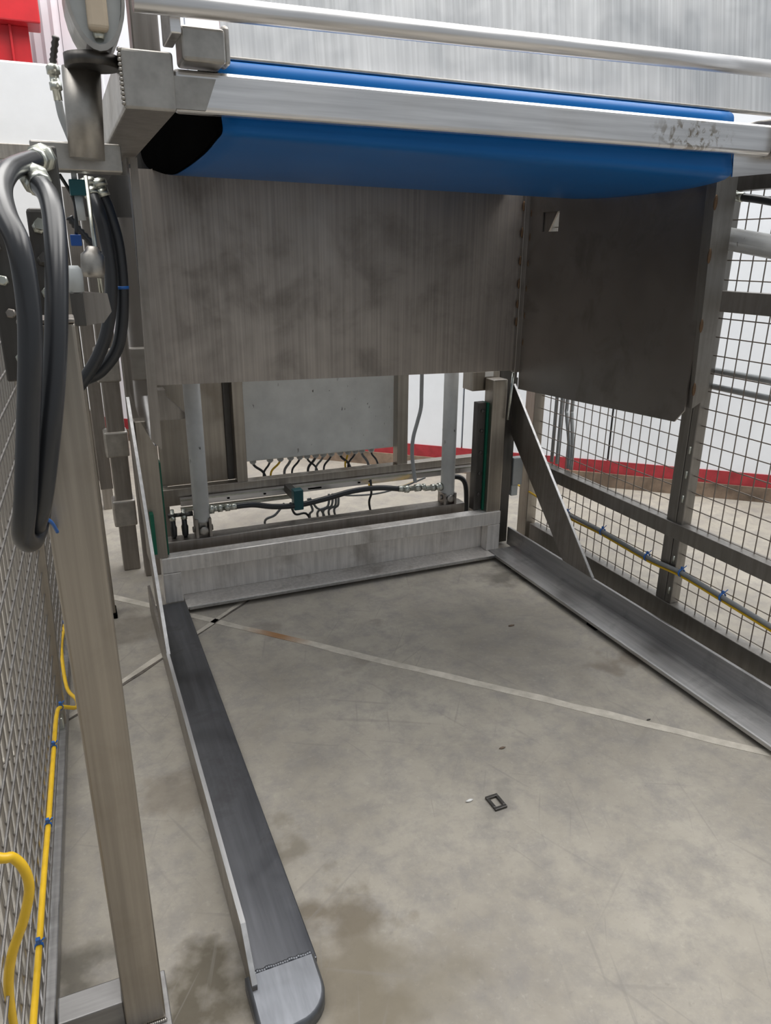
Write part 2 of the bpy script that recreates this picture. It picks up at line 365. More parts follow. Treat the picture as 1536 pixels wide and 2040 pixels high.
# back beam
b = MB(); b.box(0.255, 1.945, 3.115, 3.13, 0.03, 0.235, 0.002); bk = b.build('back_beam', 'beam', bf)
b = MB(); b.box(0.255, 1.945, 3.05, 3.114, 0.172, 0.242, 0.004); b.build('top_bar', 'beam', bk)
b = MB(); b.box(0.255, 0.333, 3.05, 3.113, 0.03, 0.171, 0.004); b.build('end_block', 'beam', bk)
b = MB(); b.box(1.872, 1.945, 3.05, 3.113, 0.03, 0.171, 0.004); b.build('end_block', 'beam', bk)
b = MB(); b.box(0.338, 1.884, 2.985, 3.13, 0.018, 0.030, 0.002); b.build('floor_flange', 'beam', bk)
b = MB(); b.box(0.345, 1.884, 2.979, 2.985, 0.017, 0.031, 0.001); b.build('flange_edge', 'fresh', bk)
for xx in (0.45, 1.0, 1.6):
    b = MB(); b.box(xx, xx+0.06, 3.03, 3.10, 0.0, 0.0185); b.build('rubber_foot', 'matt', bk)
# uprights with slide strips
for side in (0, 1):
    X = lambda v: v if side == 0 else 2.20-v
    x0, x1 = (0.205, 0.285) if side == 0 else (1.866, 1.946)
    b = MB(); b.box(x0, x1, 3.06, 3.14, 0.242, 0.845 if side == 0 else 0.915, 0.004); po = b.build('upright_post', 'warm', bf)
    b = MB(); b.box(*( (0.285, 0.294) if side == 0 else (1.856, 1.866)), 3.09, 3.15, 0.245, 0.66 if side == 0 else 0.80, 0.001); b.build('slide_strip', 'green', po)
    if side == 1:
        b = MB(); b.box(1.812, 1.856, 3.10, 3.15, 0.245, 0.80, 0.003); gb = b.build('guide_bar', 'dark', po)
        for z in (0.76, 0.66, 0.55, 0.44, 0.33):
            q = MB(); q.lathe((1.836, 3.10, z), (0, -1, 0), [(0, 0.010), (0.004, 0.010), (0.005, 0.006)], 12); q.build('bolt', 'dark', gb)
        b = MB(); b.box(1.80, 1.955, 3.15, 3.25, 0.85, 0.945, 0.004); st = b.build('stub_tube', 'warm', po)
        b = MB(); b.box(1.868, 1.915, 3.148, 3.1505, 0.918, 0.942); b.build('sticker', 'sticker', st)
        b = MB(); b.box(1.955, 2.055, 3.15, 3.23, 0.02, 0.95, 0.004); b.build('upright_post', 'dark', bf)
        b = MB(); b.cyl((1.945, 3.04, 0.72), (1.957, 3.035, 0.95), 0.006); b.build('lift_pin', 'zinc', po)
    else:
        b = MB(); b.box(0.225, 0.24, 3.02, 3.06, 0.28, 0.46, 0.001); b.build('slide_strip', 'green', po)
        b = MB(); b.prism([(0.30, 0.93), (0.30, 0.80), (0.44, 0.80), (0.44, 0.82), (0.36, 0.90), (0.36, 0.93)], 'y', 3.26, 3.34); b.build('stub_bracket', 'steel', po)
# diagonal braces
poly = [(3.19, 0.905), (2.415, 0.118), (2.63, 0.118), (3.16, 0.63)]
b = MB(); b.prism(poly, 'x', 2.038, 2.048); br = b.build('diagonal_brace', 'steel', bf)
e = MB(); e.prism([(3.19, 0.905), (2.415, 0.118), (2.409, 0.120), (3.19, 0.914)], 'x', 2.037, 2.049); e.build('cut_edge', 'fresh', br)
poly = [(3.10, 0.93), (2.43, 0.132), (2.62, 0.132), (3.10, 0.70)]
b = MB(); b.prism(poly, 'x', 0.189, 0.199); br = b.build('diagonal_brace', 'steel', bf)
e = MB(); e.prism([(3.10, 0.93), (2.43, 0.132), (2.423, 0.134), (3.10, 0.940)], 'x', 0.188, 0.200); e.build('cut_edge', 'fresh', br)
# cylinder beam behind
b = MB(); b.box(0.295, 1.80, 3.17, 3.25, 0.19, 0.268, 0.004); b.build('cylinder_beam', 'steel', bf)

# ------------------------------------------------------------------ lift cylinders
def lift_cyl(x, zb, label):
    t = thing('hydraulic_cylinder', label, 'hydraulic cylinder', (x, 3.21, 0.268), 'lift cylinders standing on the rear beam')
    b = MB(); b.lathe((x, 3.21, zb), (0, 0, 1), [(0, 0.030), (0.012, 0.036), (0.9, 0.036), (0.9, 0.03)], 28); ba = b.build('barrel', 'cyl', t)
    b = MB(); b.cyl((x, 3.21, zb+0.88), (x, 3.21, zb+1.35), 0.02); b.build('piston_rod', 'zinc', t)
    for s in (-1, 1):
        b = MB(); b.prism([(x+s*0.030-0.006, 0.268), (x+s*0.030+0.006, 0.268), (x+s*0.030+0.006, zb+0.02), (x+s*0.030-0.006, zb+0.02)], 'y', 3.175, 3.245); b.build('clevis_plate', 'steel', t)
    b = MB(); b.box(x-0.022, x+0.022, 3.19, 3.235, 0.275, zb+0.01, 0.006); b.build('rod_eye', 'cast', t)
    b = MB(); b.cyl((x-0.045, 3.21, 0.300), (x+0.045, 3.21, 0.300), 0.014); b.build('clevis_pin', 'steel', t)
    b = MB(); b.lathe((x, 3.176, 0.30), (0, -1, 0), [(0, 0.02), (0.008, 0.02), (0.009, 0.008)], 14); b.build('pin_head', 'cast', t)
    s = 1 if x < 1 else -1
    b = MB(); b.lathe((x+s*0.033, 3.21, zb+0.052), (s, 0, 0), [(0, 0.021), (0.022, 0.021), (0.022, 0.014), (0.04, 0.014), (0.04, 0.018), (0.06, 0.018), (0.06, 0.013), (0.10, 0.013)], 16); b.build('port_fitting', 'zinc', t)
lift_cyl(0.463, 0.335, 'grey painted hydraulic cylinder standing beside the steel back sheet')
lift_cyl(1.715, 0.305, 'grey painted hydraulic cylinder standing beside the thin bent pipe')

# ------------------------------------------------------------------ lift shield: back panel with two side plates
sh = thing('lift_shield', 'three-sided dark stainless shield of panel and side plates above base frame', 'steel shield', (1.07, 3.03, 0.87))
b = MB(); b.prism([(0.258, 0.992), (1.944, 0.962), (1.944, 1.80), (1.885, 1.80), (1.875, 1.772), (0.370, 1.776), (0.355, 1.772), (0.258, 1.772)], 'y', 3.028, 3.036); bp_ = b.build('back_panel', 'panel', sh)
b = MB(); b.box(1.946, 1.992, 3.010, 3.045, 0.955, 1.78, 0.003); b.build('corner_post', 'steel', sh)
# right side plate with a notch window near its top rear corner
sp = MB()
lo_, hi = [(3.005, 0.876), (1.985, 0.928), (1.945, 0.975)], 1.76
ny0, ny1, nz0, nz1 = 2.78, 2.90, 1.581, 1.66
def quadx(pts): sp.prism(pts, 'x', 1.968, 1.974)
quadx([(3.005, 0.876), (1.985, 0.928), (1.945, 0.975), (1.945, nz0), (3.005, nz0)])
quadx([(3.005, nz0), (ny1, nz0), (ny1, nz1), (3.005, nz1)])
quadx([(ny0, nz0), (1.945, nz0), (1.945, nz1), (ny0, nz1)])
quadx([(3.005, nz1), (1.945, nz1), (1.945, hi), (3.005, hi)])
spr = sp.build('side_plate', 'side', sh)
b = MB(); b.prism([(2.99, 1.72), (2.99, 1.56), (2.875, 1.56), (2.79, 1.68), (2.79, 1.72)], 'x', 1.976, 1.984); b.build('notch_gusset', 'steel', spr)
b = MB(); v = [(1.982, 1.925, 0.985), (2.046, 1.925, 1.02), (2.034, 1.925, 1.75), (1.946, 1.925, 1.75)]
A = [b.bm.verts.new(p) for p in v]; B = [b.bm.verts.new((p[0], p[1]+0.04, p[2])) for p in v]
b.bm.faces.new(A); b.bm.faces.new(B[::-1])
for i in range(4): b.bm.faces.new((A[i], B[i], B[(i+1) % 4], A[(i+1) % 4]))
fp = b.build('front_post', 'fence', sh)
b = MB(); b.prism([(3.42, 0.90), (3.02, 0.85), (2.53, 0.872), (2.515, 0.90), (2.515, 1.755), (3.42, 1.755)], 'x', 0.228, 0.234); spl = b.build('side_plate', 'sideL', sh); spl['label'] = 'polished left side plate'
b = MB(); v = [(0.217, 2.506, 0.895), (0.249, 2.506, 0.862), (0.2585, 2.506, 1.755), (0.238, 2.506, 1.755)]
A = [b.bm.verts.new(p) for p in v]; B = [b.bm.verts.new((p[0], p[1]+0.008, p[2])) for p in v]
b.bm.faces.new(A); b.bm.faces.new(B[::-1])
for i in range(4): b.bm.faces.new((A[i], B[i], B[(i+1) % 4], A[(i+1) % 4]))
b.build('front_flange', 'steel', spl)
bead = None
def beads(seq):
    global bead
    for (x, y, z) in seq:
        if bead is None:
            q = MB(); q.sphere((0, 0, 0), 1.0, (1, 1, 1), 2); bead = q.build('weld_bead', 'weld', sh); put(bead, (x, y, z), sh); bead.location = Vector((x, y, z))-LOCS[sh]
            for vv in bead.data.vertices: vv.co.z -= 1.0
            bead.scale = (0.007, 0.006, 0.022)
        else: inst(bead, 'weld_bead', (x, y, z), sh, (0.007, 0.006, 0.020+0.006*random.random()))
beads([(1.944, 3.018, z) for z in (1.69, 1.58, 1.46, 1.36, 1.27, 1.19)])
beads([(1.972, 2.990, z) for z in (1.66, 1.56, 1.45, 1.34, 1.22, 1.10)])
def lerp(a_, b_, t): return a_+(b_-a_)*t
beads([(lerp(1.978, 1.946, t), 1.921, lerp(0.985, 1.75, t)) for t in (0.09, 0.37, 0.66, 0.87)])

# ------------------------------------------------------------------ conveyor head over the shield
cv = thing('conveyor_head', 'belt conveyor head with blue belt and bright steel frame above shield', 'conveyor', (1.12, 1.79, 1.77))
b = MB(); b.box(0.164, 0.267, 1.735, 3.26, 1.765, 1.873, 0.006, 3); bxl = b.build('side_beam', 'cast', cv)
b = MB()
for i in range(12): b.sphere((0.164, 1.737, 1.775+0.0085*i), 0.005, (1, 1, 1), 1)
b.build('weld_seam', 'cast', bxl)
b = MB(); b.box(1.985, 2.090, 1.735, 3.26, 1.765, 1.873, 0.006, 3); b.build('side_beam', 'cast', cv)
b = MB(); b.box(0.268, 1.984, 1.765, 1.805, 1.771, 1.852, 0.012, 4); fb = b.build('front_bar', 'bar', cv)
# belt loop
def prof(t):
    L = [(1.815, 1.84), (1.812, 1.78), (1.806, 1.745), (1.88, 1.735), (2.05, 1.722), (2.35, 1.716), (2.62, 1.722), (2.95, 1.760), (3.18, 1.792), (3.33, 1.84)]
    R = [(1.815, 1.84), (1.806, 1.77), (1.800, 1.715), (1.90, 1.696), (2.05, 1.688), (2.35, 1.686), (2.62, 1.700), (2.95, 1.750), (3.18, 1.790), (3.33, 1.84)]
    bot = [(lerp(a_[0], b_[0], t), lerp(a_[1], b_[1], t)) for a_, b_ in zip(L, R)]
    top = [(3.36, 1.89), (3.33, 1.935), (2.6, 1.915), (1.90, 1.893), (1.850, 1.890), (1.828, 1.884), (1.816, 1.870)]
    return bot+top
b = MB(); nx = 30; sec = []
for j in range(nx+1):
    t = j/nx; x = lerp(0.373, 1.866, t); pr = prof(t)
    # Catmull-Rom smooth
    P = [Vector((p[0], p[1])) for p in pr]; n = len(P); ring = []
    for i in range(n):
        p0, p1, p2, p3 = P[i-1], P[i], P[(i+1) % n], P[(i+2) % n]
        for k in range(4):
            u = k/4; q = 0.5*((2*p1)+(p2-p0)*u+(2*p0-5*p1+4*p2-p3)*u*u+(3*p1-p0-3*p2+p3)*u**3); ring.append((x, q.x, q.y))
    sec.append(ring)
inner = []
b.rings(sec, cap=False)
belt = b.build('conveyor_belt', 'belt', cv)
md = belt.modifiers.new('thickness', 'SOLIDIFY'); md.thickness = 0.003; md.offset = 0
b = MB(); pr = sec[0]; b.prism([(p[1], p[2]) for p in pr], 'x', 0.362, 0.371); b.build('loop_shade_plate', 'matt', cv)  # added black plate, paints the shaded inside of the open belt loop
b = MB(); b.cyl((0.40, 3.30, 1.887), (1.85, 3.30, 1.887), 0.042, n=24); b.build('end_roller', 'steel', cv)
b = MB(); b.prism([(1.868, 1.772), (2.10, 1.772), (2.10, 1.735), (1.875, 1.712)], 'y', 1.797, 1.803); b.build('end_plate', 'alu', cv)
b = MB(); b.box(0.12, 0.55, 3.40, 3.408, 1.62, 2.02); b.build('rear_plate', 'dark', cv)
# guard sheet and its lower lip
b = MB(); b.prism([(1.862, 1.900), (1.868, 1.900), (2.02, 2.75), (2.014, 2.75)], 'x', 0.395, 2.35); gs = b.build('guard_sheet', 'sheet', cv)
b = MB(); b.box(0.395, 2.35, 1.852, 1.872, 1.894, 1.902, 0.002); b.build('sheet_lip', 'cast', gs)
# bar with bracket
b = MB(); b.cyl((0.195, 1.70, 1.9455), (2.35, 1.70, 1.980), 0.0205, n=28); b.build('round_bar', 'alu', cv)
b = MB(); b.box(0.283, 0.371, 1.715, 1.80, 1.856, 1.920, 0.008, 3); b.build('clamp_block', 'cast', cv)
b = MB(); b.box(0.372, 0.388, 1.75, 1.80, 1.862, 1.935, 0.007, 2); b.build('clamp_lug', 'cast', cv)
b = MB(); b.box(0.262, 0.284, 1.71, 1.83, 1.900, 2.15, 0.003); b.build('bracket_plate', 'alu', cv)
b = MB(); b.box(0.205, 0.262, 1.86, 1.92, 1.874, 2.35, 0.003); b.build('bracket_column', 'steel', cv)
b = MB(); b.prism([(0.268, 1.835), (0.355, 1.835), (0.33, 1.775), (0.268, 1.775)], 'y', 1.755, 1.765); b.build('corner_gusset', 'cast', cv)

# ------------------------------------------------------------------ roller bracket on a round tube beside the side beam
rb = thing('roller_bracket', 'round steel tube with capped roller housing and beige nylon roller', 'roller bracket', (0.112, 1.84, 1.69))
b = MB(); b.lathe((0.088, 1.85, 1.68), (0.05, -0.02, 1), [(0, 0.036), (0.17, 0.038)], 28); b.build('tube', 'cast', rb)
b = MB(); b.lathe((0.116, 1.80, 1.843), (0, 0, 1), [(0, 0.046), (0.0, 0.053), (0.022, 0.053), (0.022, 0.05)], 28); b.build('cap_ring', 'dark', rb)
b = MB()
N = 28; ro, ri = 0.055, 0.049
for (ra, y0, y1) in ((1, 1.735, 1.86),):
    O0, O1, I0, I1 = [], [], [], []
    for i in range(N):
        t = 2*math.pi*i/N
        for lst, r_, yy in ((O0, ro, y0), (O1, ro, y1), (I0, ri, y0), (I1, ri, y1)):
            lst.append(b.bm.verts.new((0.130+r_*math.cos(t), yy, 1.965+r_*1.88*math.sin(t))))
    for i in range(N):
        j = (i+1) % N
        for q in ((O0[i], O0[j], O1[j], O1[i]), (I0[i], I1[i], I1[j], I0[j]), (O0[i], I0[i], I0[j], O0[j]), (O1[i], O1[j], I1[j], I1[i])):
            fc = b.bm.faces.new(q); fc.smooth = False
b.build('housing', 'cast', rb)
b = MB(); b.lathe((0.130, 1.752, 0), (0, 1, 0), [(0, 0.0485), (0.01, 0.0485), (0.04, 0.0485)], 28)
for vv in b.bm.verts: vv.co.z = 1.965+vv.co.z*1.93
b.build('end_disc', 'pgrey', rb)
b = MB(); b.box(0.112, 0.150, 1.722, 1.752, 1.895, 2.14, 0.008, 3); b.build('roller', 'beige', rb)
b = MB(); b.lathe((0.131, 1.745, 1.882), (0, 0.4, 1), [(0, 0.008), (0.01, 0.012), (0.02, 0.008)], 12); b.build('grease_nipple', 'zinc', rb)

# ------------------------------------------------------------------ mast posts and hinge column at the left
ms = thing('mast_post', 'stainless mast post with rubber foot behind the hoses', 'post', (0.07, 3.1, 0))
b = MB(); b.box(-0.020, 0.047, 3.06, 3.14, 0.02, 1.72, 0.004); b.build('post', 'warm', ms)
b = MB(); b.box(-0.02, 0.052, 3.05, 3.15, 0.0, 0.02, 0.004); b.build('rubber_foot', 'matt', ms)
b = MB(); b.box(-0.022, 0.163, 1.90, 1.96, 1.660, 1.718, 0.004, 2); tb = b.build('crossbar', 'cast', None)
tag(tb, 'short square steel crossbar welded under the side beam', 'steel bar')
b = MB(); b.box(0.060, 0.118, 3.70, 3.72, 0.385, 1.75, 0.002); b.build('back_sheet', 'steel', ms)
hc = thing('hinge_column', 'vertical steel hinge column with three square collars', 'post', (0.155, 3.6, 0))
b = MB(); b.box(0.118, 0.196, 3.56, 3.64, 0.0, 1.75, 0.004); b.build('column', 'steel', hc)
for z0, z1 in ((0.235, 0.365), (0.58, 0.70), (0.93, 1.08)):
    b = MB(); b.box(0.100, 0.205, 3.545, 3.655, z0, z1, 0.008, 2); b.build('collar', 'cast', hc)
b = MB(); b.box(0.21, 0.29, 3.45, 3.53, 0.0, 1.75, 0.004); mp_ = b.build('mast_post', 'steel'); tag(mp_, 'plain square mast post beside the hinge column', 'post')
# support leg close to the camera
lg = thing('support_leg', 'tall stainless box-section support leg on a foot plate beside mesh fence', 'support leg', (-0.025, 1.2, 0))
b = MB(); b.box(-0.062, 0.0135, 1.16, 1.24, 0.012, 1.40, 0.005, 3); b.build('leg', 'warm', lg)
b = MB(); b.box(-0.070, 0.024, 1.12, 1.275, 0.0, 0.012, 0.002); b.build('foot_plate', 'tiebar', lg)
b = MB(); b.box(-0.183, -0.062, 1.175, 1.235, 0.015, 0.080, 0.003); b.build('tie_bar', 'tiebar', lg)
b = MB()
for i in range(18): b.sphere((-0.058+0.0041*i, 1.157, 0.014+random.uniform(0, .001)), 0.0042, (1, 1, 1), 1)
b.build('weld_seam', 'cast', lg)
b = MB(); b.box(-0.062, 0.0135, 1.16, 1.24, 1.40, 1.406, 0.002); b.build('top_cap', 'steel', lg)

# ------------------------------------------------------------------ mesh fences
unit = {}
def wire_unit(mat):
    if mat not in unit:
        q = MB(); q.cyl((0, 0, 0), (0, 0, 1), 1.0, n=6); o = q.build('mesh_wire', mat); me = o.data; bpy.data.objects.remove(o); LOCS.clear() if False else None
        unit[mat] = me
    return unit[mat]
def wire(p, q, r, mat, parent):
    p, q = Vector(p), Vector(q); o = bpy.data.objects.new('mesh_wire', wire_unit(mat)); COL.objects.link(o); put(o, p, parent)
    o.scale = (r, r, (q-p).length); o.rotation_euler = (q-p).to_track_quat('Z', 'Y').to_euler(); return o
fr = thing('mesh_fence', 'square steel mesh fence with grey rails beside the right floor arm', 'fence', (2.2, 2.1, 0))
def fbox(par, nm, mat, *a): 
    b = MB(); b.box(*a, 0.003); return b.build(nm, mat, par)
fbox(fr, 'bottom_rail', 'fence', 2.175, 2.225, 0.2, 3.12, 0.0, 0.118)
fbox(fr, 'mid_rail', 'fence', 2.165, 2.225, 0.2, 3.14, 0.405, 0.470)
fbox(fr, 'mid_rail', 'fence', 2.175, 2.225, 0.2, 2.08, 1.300, 1.372)
fbox(fr, 'top_rail', 'dark', 2.175, 2.225, 0.2, 3.14, 1.700, 1.750)
fbox(fr, 'fence_post', 'fence', 2.180, 2.230, 2.115, 2.165, 0.0, 1.70)
fbox(fr, 'fence_post', 'fence', 2.180, 2.230, 2.080, 2.112, 0.118, 1.70)
fbox(fr, 'fence_post', 'warm', 2.165, 2.225, 3.14, 3.225, 0.0, 1.75)
for z in (0.16, 0.30, 0.56, 0.66, 0.76):
    q = MB(); q.cyl((2.178, 2.094, z), (2.18, 2.094, z+0.03), 0.005, n=8); q.build('mesh_clip', 'zinc', fr)
y = 0.55
while y < 3.10:
    if not (2.07 < y < 2.17): wire((2.204, y, 0.09), (2.204, y, 1.70), 0.0024, 'wire', fr)
    y += 0.0545
z = 0.135
while z < 1.69:
    wire((2.209, 0.5, z), (2.209, 3.14, z), 0.0022, 'wire', fr); z += 0.067
# left fence, nearly edge on; slightly skewed to the machine
FX = lambda y: -0.166-(2.33-y)*0.033
flx = thing('mesh_fence', 'square steel mesh fence seen nearly edge-on behind the support leg', 'fence', (-0.19, 2.2, 0))
def skew(b, lean=0.0):
    for v in b.bm.verts: v.co.x += (v.co.y-2.33)*0.033+v.co.z*lean
    return b
LEAN = 0.030
b = MB(); b.box(-0.192, -0.152, 0.4, 3.9, 0.02, 0.062, 0.003); skew(b).build('bottom_rail', 'tiebar', flx)
b = MB(); b.box(-0.190, -0.152, 0.4, 3.9, 1.50, 1.54, 0.003); skew(b, LEAN).build('top_rail', 'fence', flx)
for y0 in (2.235, 3.75):
    b = MB(); b.box(-0.188, -0.155, y0, y0+0.035, 0.0, 1.52, 0.003); skew(b, LEAN).build('fence_post', 'warm', flx)
b = MB(); b.box(-0.192, -0.158, 2.21, 2.29, 0.06, 0.10, 0.003); skew(b).build('rail_clip', 'zinc', flx)
y = 0.50
while y < 3.72:
    if not (2.20 < y < 2.29): wire((FX(y)-0.010, y, 0.05), (FX(y)-0.010+LEAN*1.5, y, 1.51), 0.0032, 'wireL', flx)
    y += 0.0545
z = 0.10
while z < 1.5:
    wire((FX(0.5)-0.005+LEAN*z, 0.5, z), (FX(3.75)-0.005+LEAN*z, 3.75, z), 0.0030, 'wireL', flx); z += 0.070

# ------------------------------------------------------------------ cables
def cable(name, pts, r, mat, label, cat='cable', group=None, ties=(), tie_r=None, n=10):
    t = thing(name, label, cat, pts[0], group)
    b = MB(); b.tube(pts, r, n); b.build('sheath', mat, t)
    for (p, d) in ties:
        q = MB(); d = Vector(d).normalized(); a_ = d.orthogonal().normalized(); c_ = d.cross(a_); R = (tie_r or r)*1.0; pc = Vector(p)
        rr = []
        for s_, k in ((-0.003, R*1.05), (-0.003, R*1.35), (0.003, R*1.35), (0.003, R*1.05)):
            rr.append([pc+d*s_+(a_*math.cos(u)+c_*math.sin(u))*k for u in [2*math.pi*i/12 for i in range(12)]])
        q.rings(rr, cap=False); q.box(pc.x-0.004, pc.x+0.004, pc.y-0.004, pc.y+0.004, pc.z+R*1.1, pc.z+R*1.1+0.012, 0.001)
        q.cyl(pc+Vector((0, 0, R)), pc+Vector((0.012, -0.01, R+0.02)), 0.0018, n=6); q.build('cable_tie', 'tie', t)
    return t
PY = [(-0.152, 3.30, 0.06), (-0.160, 2.87, 0.10), (-0.168, 2.62, 0.13), (-0.158, 2.40, 0.10), (-0.128, 2.28, 0.115), (-0.128, 2.20, 0.135), (-0.166, 2.13, 0.19), (-0.176, 2.06, 0.205), (-0.180, 1.88, 0.225), (-0.184, 1.70, 0.240), (-0.189, 1.55, 0.245), (-0.196, 1.38, 0.250), (-0.200, 1.20, 0.262), (-0.204, 1.06, 0.272), (-0.209, 0.90, 0.28), (-0.215, 0.70, 0.28)]
PY = [(x+0.009, y, z) for x, y, z in PY]
cable('yellow_cable', PY, 0.0062, 'yellow', 'long yellow cable with blue ties running along the left mesh fence', ties=[(PY[6], (0, 1, -.3)), (PY[8], (0, 1, 0)), (PY[10], (0, 1, 0)), (PY[12], (0, 1, 0)), (PY[1], (0, 1, 0))])
cable('yellow_cable', [(-0.40, 1.00, 0.86), (-0.20, 0.95, 0.715), (-0.160, 0.95, 0.690), (-0.148, 0.95, 0.640), (-0.163, 0.95, 0.580), (-0.187, 0.95, 0.522), (-0.200, 0.95, 0.468), (-0.206, 0.95, 0.398), (-0.21, 0.95, 0.28)], 0.0072, 'yellow', 'loose yellow cable bent over in a loop against the mesh fence', n=14)
RY = [(2.171, 3.3, 0.30), (2.171, 3.05, 0.285), (2.171, 2.80, 0.262), (2.171, 2.53, 0.265), (2.168, 2.23, 0.257), (2.166, 2.03, 0.267), (2.168, 1.82, 0.254), (2.168, 1.60, 0.240), (2.168, 1.30, 0.22), (2.168, 0.9, 0.22)]
cable('yellow_cable', RY, 0.0055, 'yellow', 'yellow cable strapped under the grey one on the right mesh fence')
RG = [(x-0.002, y, z+0.016) for x, y, z in RY[2:]]
cable('grey_cable', RG, 0.0095, 'greyc', 'grey cable strapped over the yellow one on the right mesh fence', ties=[(RG[k], (0, 1, 0)) for k in (0, 1, 2, 3, 4)], tie_r=0.013)
b = MB(); b.lathe((RG[0][0], RG[0][1]-0.01, RG[0][2]), (0, 1, 0), [(0, 0.011), (0.02, 0.013), (0.04, 0.010)], 12); tag(b.build('cable_plug', 'dark'), 'dark plug at the end of the grey cable', 'plug')

def ferrule(p, d, r, ln, t, mat='zinc'):
    b = MB(); b.lathe(p, d, [(0, r*0.9), (0.0, r*1.2), (ln*0.45, r*1.2), (ln*0.45, r*1.05), (ln*0.55, r*1.05), (ln*0.55, r*1.45), (ln*0.9, r*1.45), (ln*0.95, r*0.9), (ln, r*0.9)], 8); b.build('ferrule', mat, t)
def hose(pts, r, label, group=None, f0=None, f1=None, name='hydraulic_hose', n=18):
    t = thing(name, label, 'hose', pts[0], group)
    b = MB(); b.tube(pts, r, n, 8); b.build('hose', 'rubber', t)
    if f0: ferrule(pts[0], Vector(pts[0])-Vector(pts[1]), r, f0, t)
    if f1: ferrule(pts[-1], Vector(pts[-1])-Vector(pts[-2]), r, f1, t)
    return t
t1 = hose([(-0.012, 1.37, 1.628), (-0.030, 1.31, 1.616), (-0.046, 1.24, 1.600), (-0.056, 1.18, 1.575), (-0.053, 1.12, 1.541), (-0.041, 1.08, 1.502), (-0.039, 1.06, 1.437), (-0.045, 1.05, 1.376), (-0.061, 1.05, 1.28), (-0.079, 1.05, 1.178), (-0.090, 1.07, 1.125), (-0.083, 1.11, 1.100), (-0.070, 1.14, 1.125), (-0.064, 1.138, 1.17)], 0.0148, 'black hydraulic hose arching out of the upper fitting and hanging down', f0=0.05)
t2 = hose([(-0.008, 1.28, 1.586), (0.001, 1.235, 1.570), (0.004, 1.19, 1.540), (0.000, 1.14, 1.484), (-0.011, 1.10, 1.402), (-0.026, 1.08, 1.319), (-0.044, 1.075, 1.237), (-0.062, 1.085, 1.165), (-0.078, 1.125, 1.115), (-0.070, 1.145, 1.125), (-0.058, 1.140, 1.19)], 0.0150, 'black hydraulic hose hanging straight down from the lower zinc fitting', f0=0.045)
q = MB(); q.tube([(-0.066, 1.10, 1.140), (-0.055, 1.125, 1.12), (-0.050, 1.15, 1.095)], 0.0028, 6); q.sphere((-0.066, 1.10, 1.142), 0.007, (1, 1, 1.4), 1); tag(q.build('cable_tie', 'tie'), 'blue cable tie around the hoses at the support leg', 'cable tie')
t3 = hose([(0.118, 2.42, 1.640), (0.129, 2.4, 1.600), (0.139, 2.4, 1.534), (0.141, 2.4, 1.41), (0.117, 2.4, 1.281), (0.079, 2.4, 1.194), (0.030, 2.4, 1.125), (0.00, 2.4, 1.09)], 0.0185, 'black hose bowing down the mast towards the support leg', f0=0.05)
t4 = hose([(0.146, 2.44, 1.640), (0.158, 2.44, 1.600), (0.174, 2.44, 1.50), (0.170, 2.44, 1.352), (0.143, 2.44, 1.221), (0.090, 2.44, 1.150), (0.045, 2.44, 1.125), (0.01, 2.44, 1.12)], 0.0185, 'black hose strapped with a blue tie beside the polished side plate', f0=0.05)
q = MB(); q.lathe((0.172, 2.44, 1.385), (0, 0, 1), [(0, 0.0185), (0, 0.0205), (0.009, 0.0205), (0.009, 0.0185)], 18); o = q.build('strap', 'tie', t4); o['label'] = 'blue strap'
# corrugated sleeve
t = thing('corrugated_sleeve', 'short black corrugated cable sleeve behind the hanging hoses', 'cable sleeve', (0.045, 2.2, 1.575))
b = MB(); b.tube([(0.044, 2.2, 1.577), (0.056, 2.2, 1.556), (0.072, 2.2, 1.535), (0.093, 2.2, 1.508), (0.106, 2.2, 1.484)], 0.009, 10, 5, 0.18); b.build('sleeve', 'rubber', t)

# valve manifold beside the mast
vm = thing('valve_manifold', 'hydraulic valve manifold of blocks and zinc fittings behind the hoses', 'valve manifold', (0.0, 1.45, 1.25))
b = MB(); b.box(0.000, 0.022, 1.42, 1.47, 1.56, 1.655, 0.003); b.build('fitting_block', 'dark', vm)
b = MB(); b.box(-0.035, 0.0, 1.38, 1.46, 1.30, 1.56, 0.006); b.build('valve_body', 'dark', vm)
for i, z in enumerate((1.53, 1.48, 1.43, 1.385, 1.34)):
    b = MB(); b.lathe((-0.020, 1.38, z), (0.1, -1, 0.15), [(0, 0.010), (0.012, 0.010), (0.012, 0.007), (0.03, 0.007), (0.03, 0.009), (0.04, 0.009)], 6); b.build('fitting', 'zinc' if i % 2 == 0 else 'dark', vm)
for i, z in enumerate((1.50, 1.45, 1.40, 1.33)):
    b = MB(); b.lathe((-0.085+0.004*i, 1.36, z), (0, -1, 0.1), [(0, 0.008), (0.02, 0.008), (0.02, 0.006), (0.03, 0.006)], 6); b.build('bolt', 'zinc' if i % 2 else 'steel', vm)
b = MB(); b.box(-0.10, -0.062, 1.37, 1.40, 1.29, 1.53, 0.003); b.build('back_plate', 'dark', vm)
b = MB(); b.box(-0.062, -0.035, 1.39, 1.42, 1.28, 1.36, 0.003); b.build('bracket', 'dark', vm)
b = MB(); b.box(-0.02, 0.01, 1.241, 1.385, 1.28, 1.31, 0.002); b.build('leg_bracket', 'dark', vm)
tb_ = thing('sensor_block', 'small teal sensor block hanging under the crossbar', 'sensor', (0.072, 1.95, 1.61))
b = MB(); b.box(0.047, 0.081, 1.92, 1.955, 1.612, 1.645, 0.002); b.build('body', 'teal', tb_)
b = MB(); b.cyl((0.060, 1.938, 1.645), (0.060, 1.938, 1.662), 0.006); b.build('neck', 'pgrey', tb_)
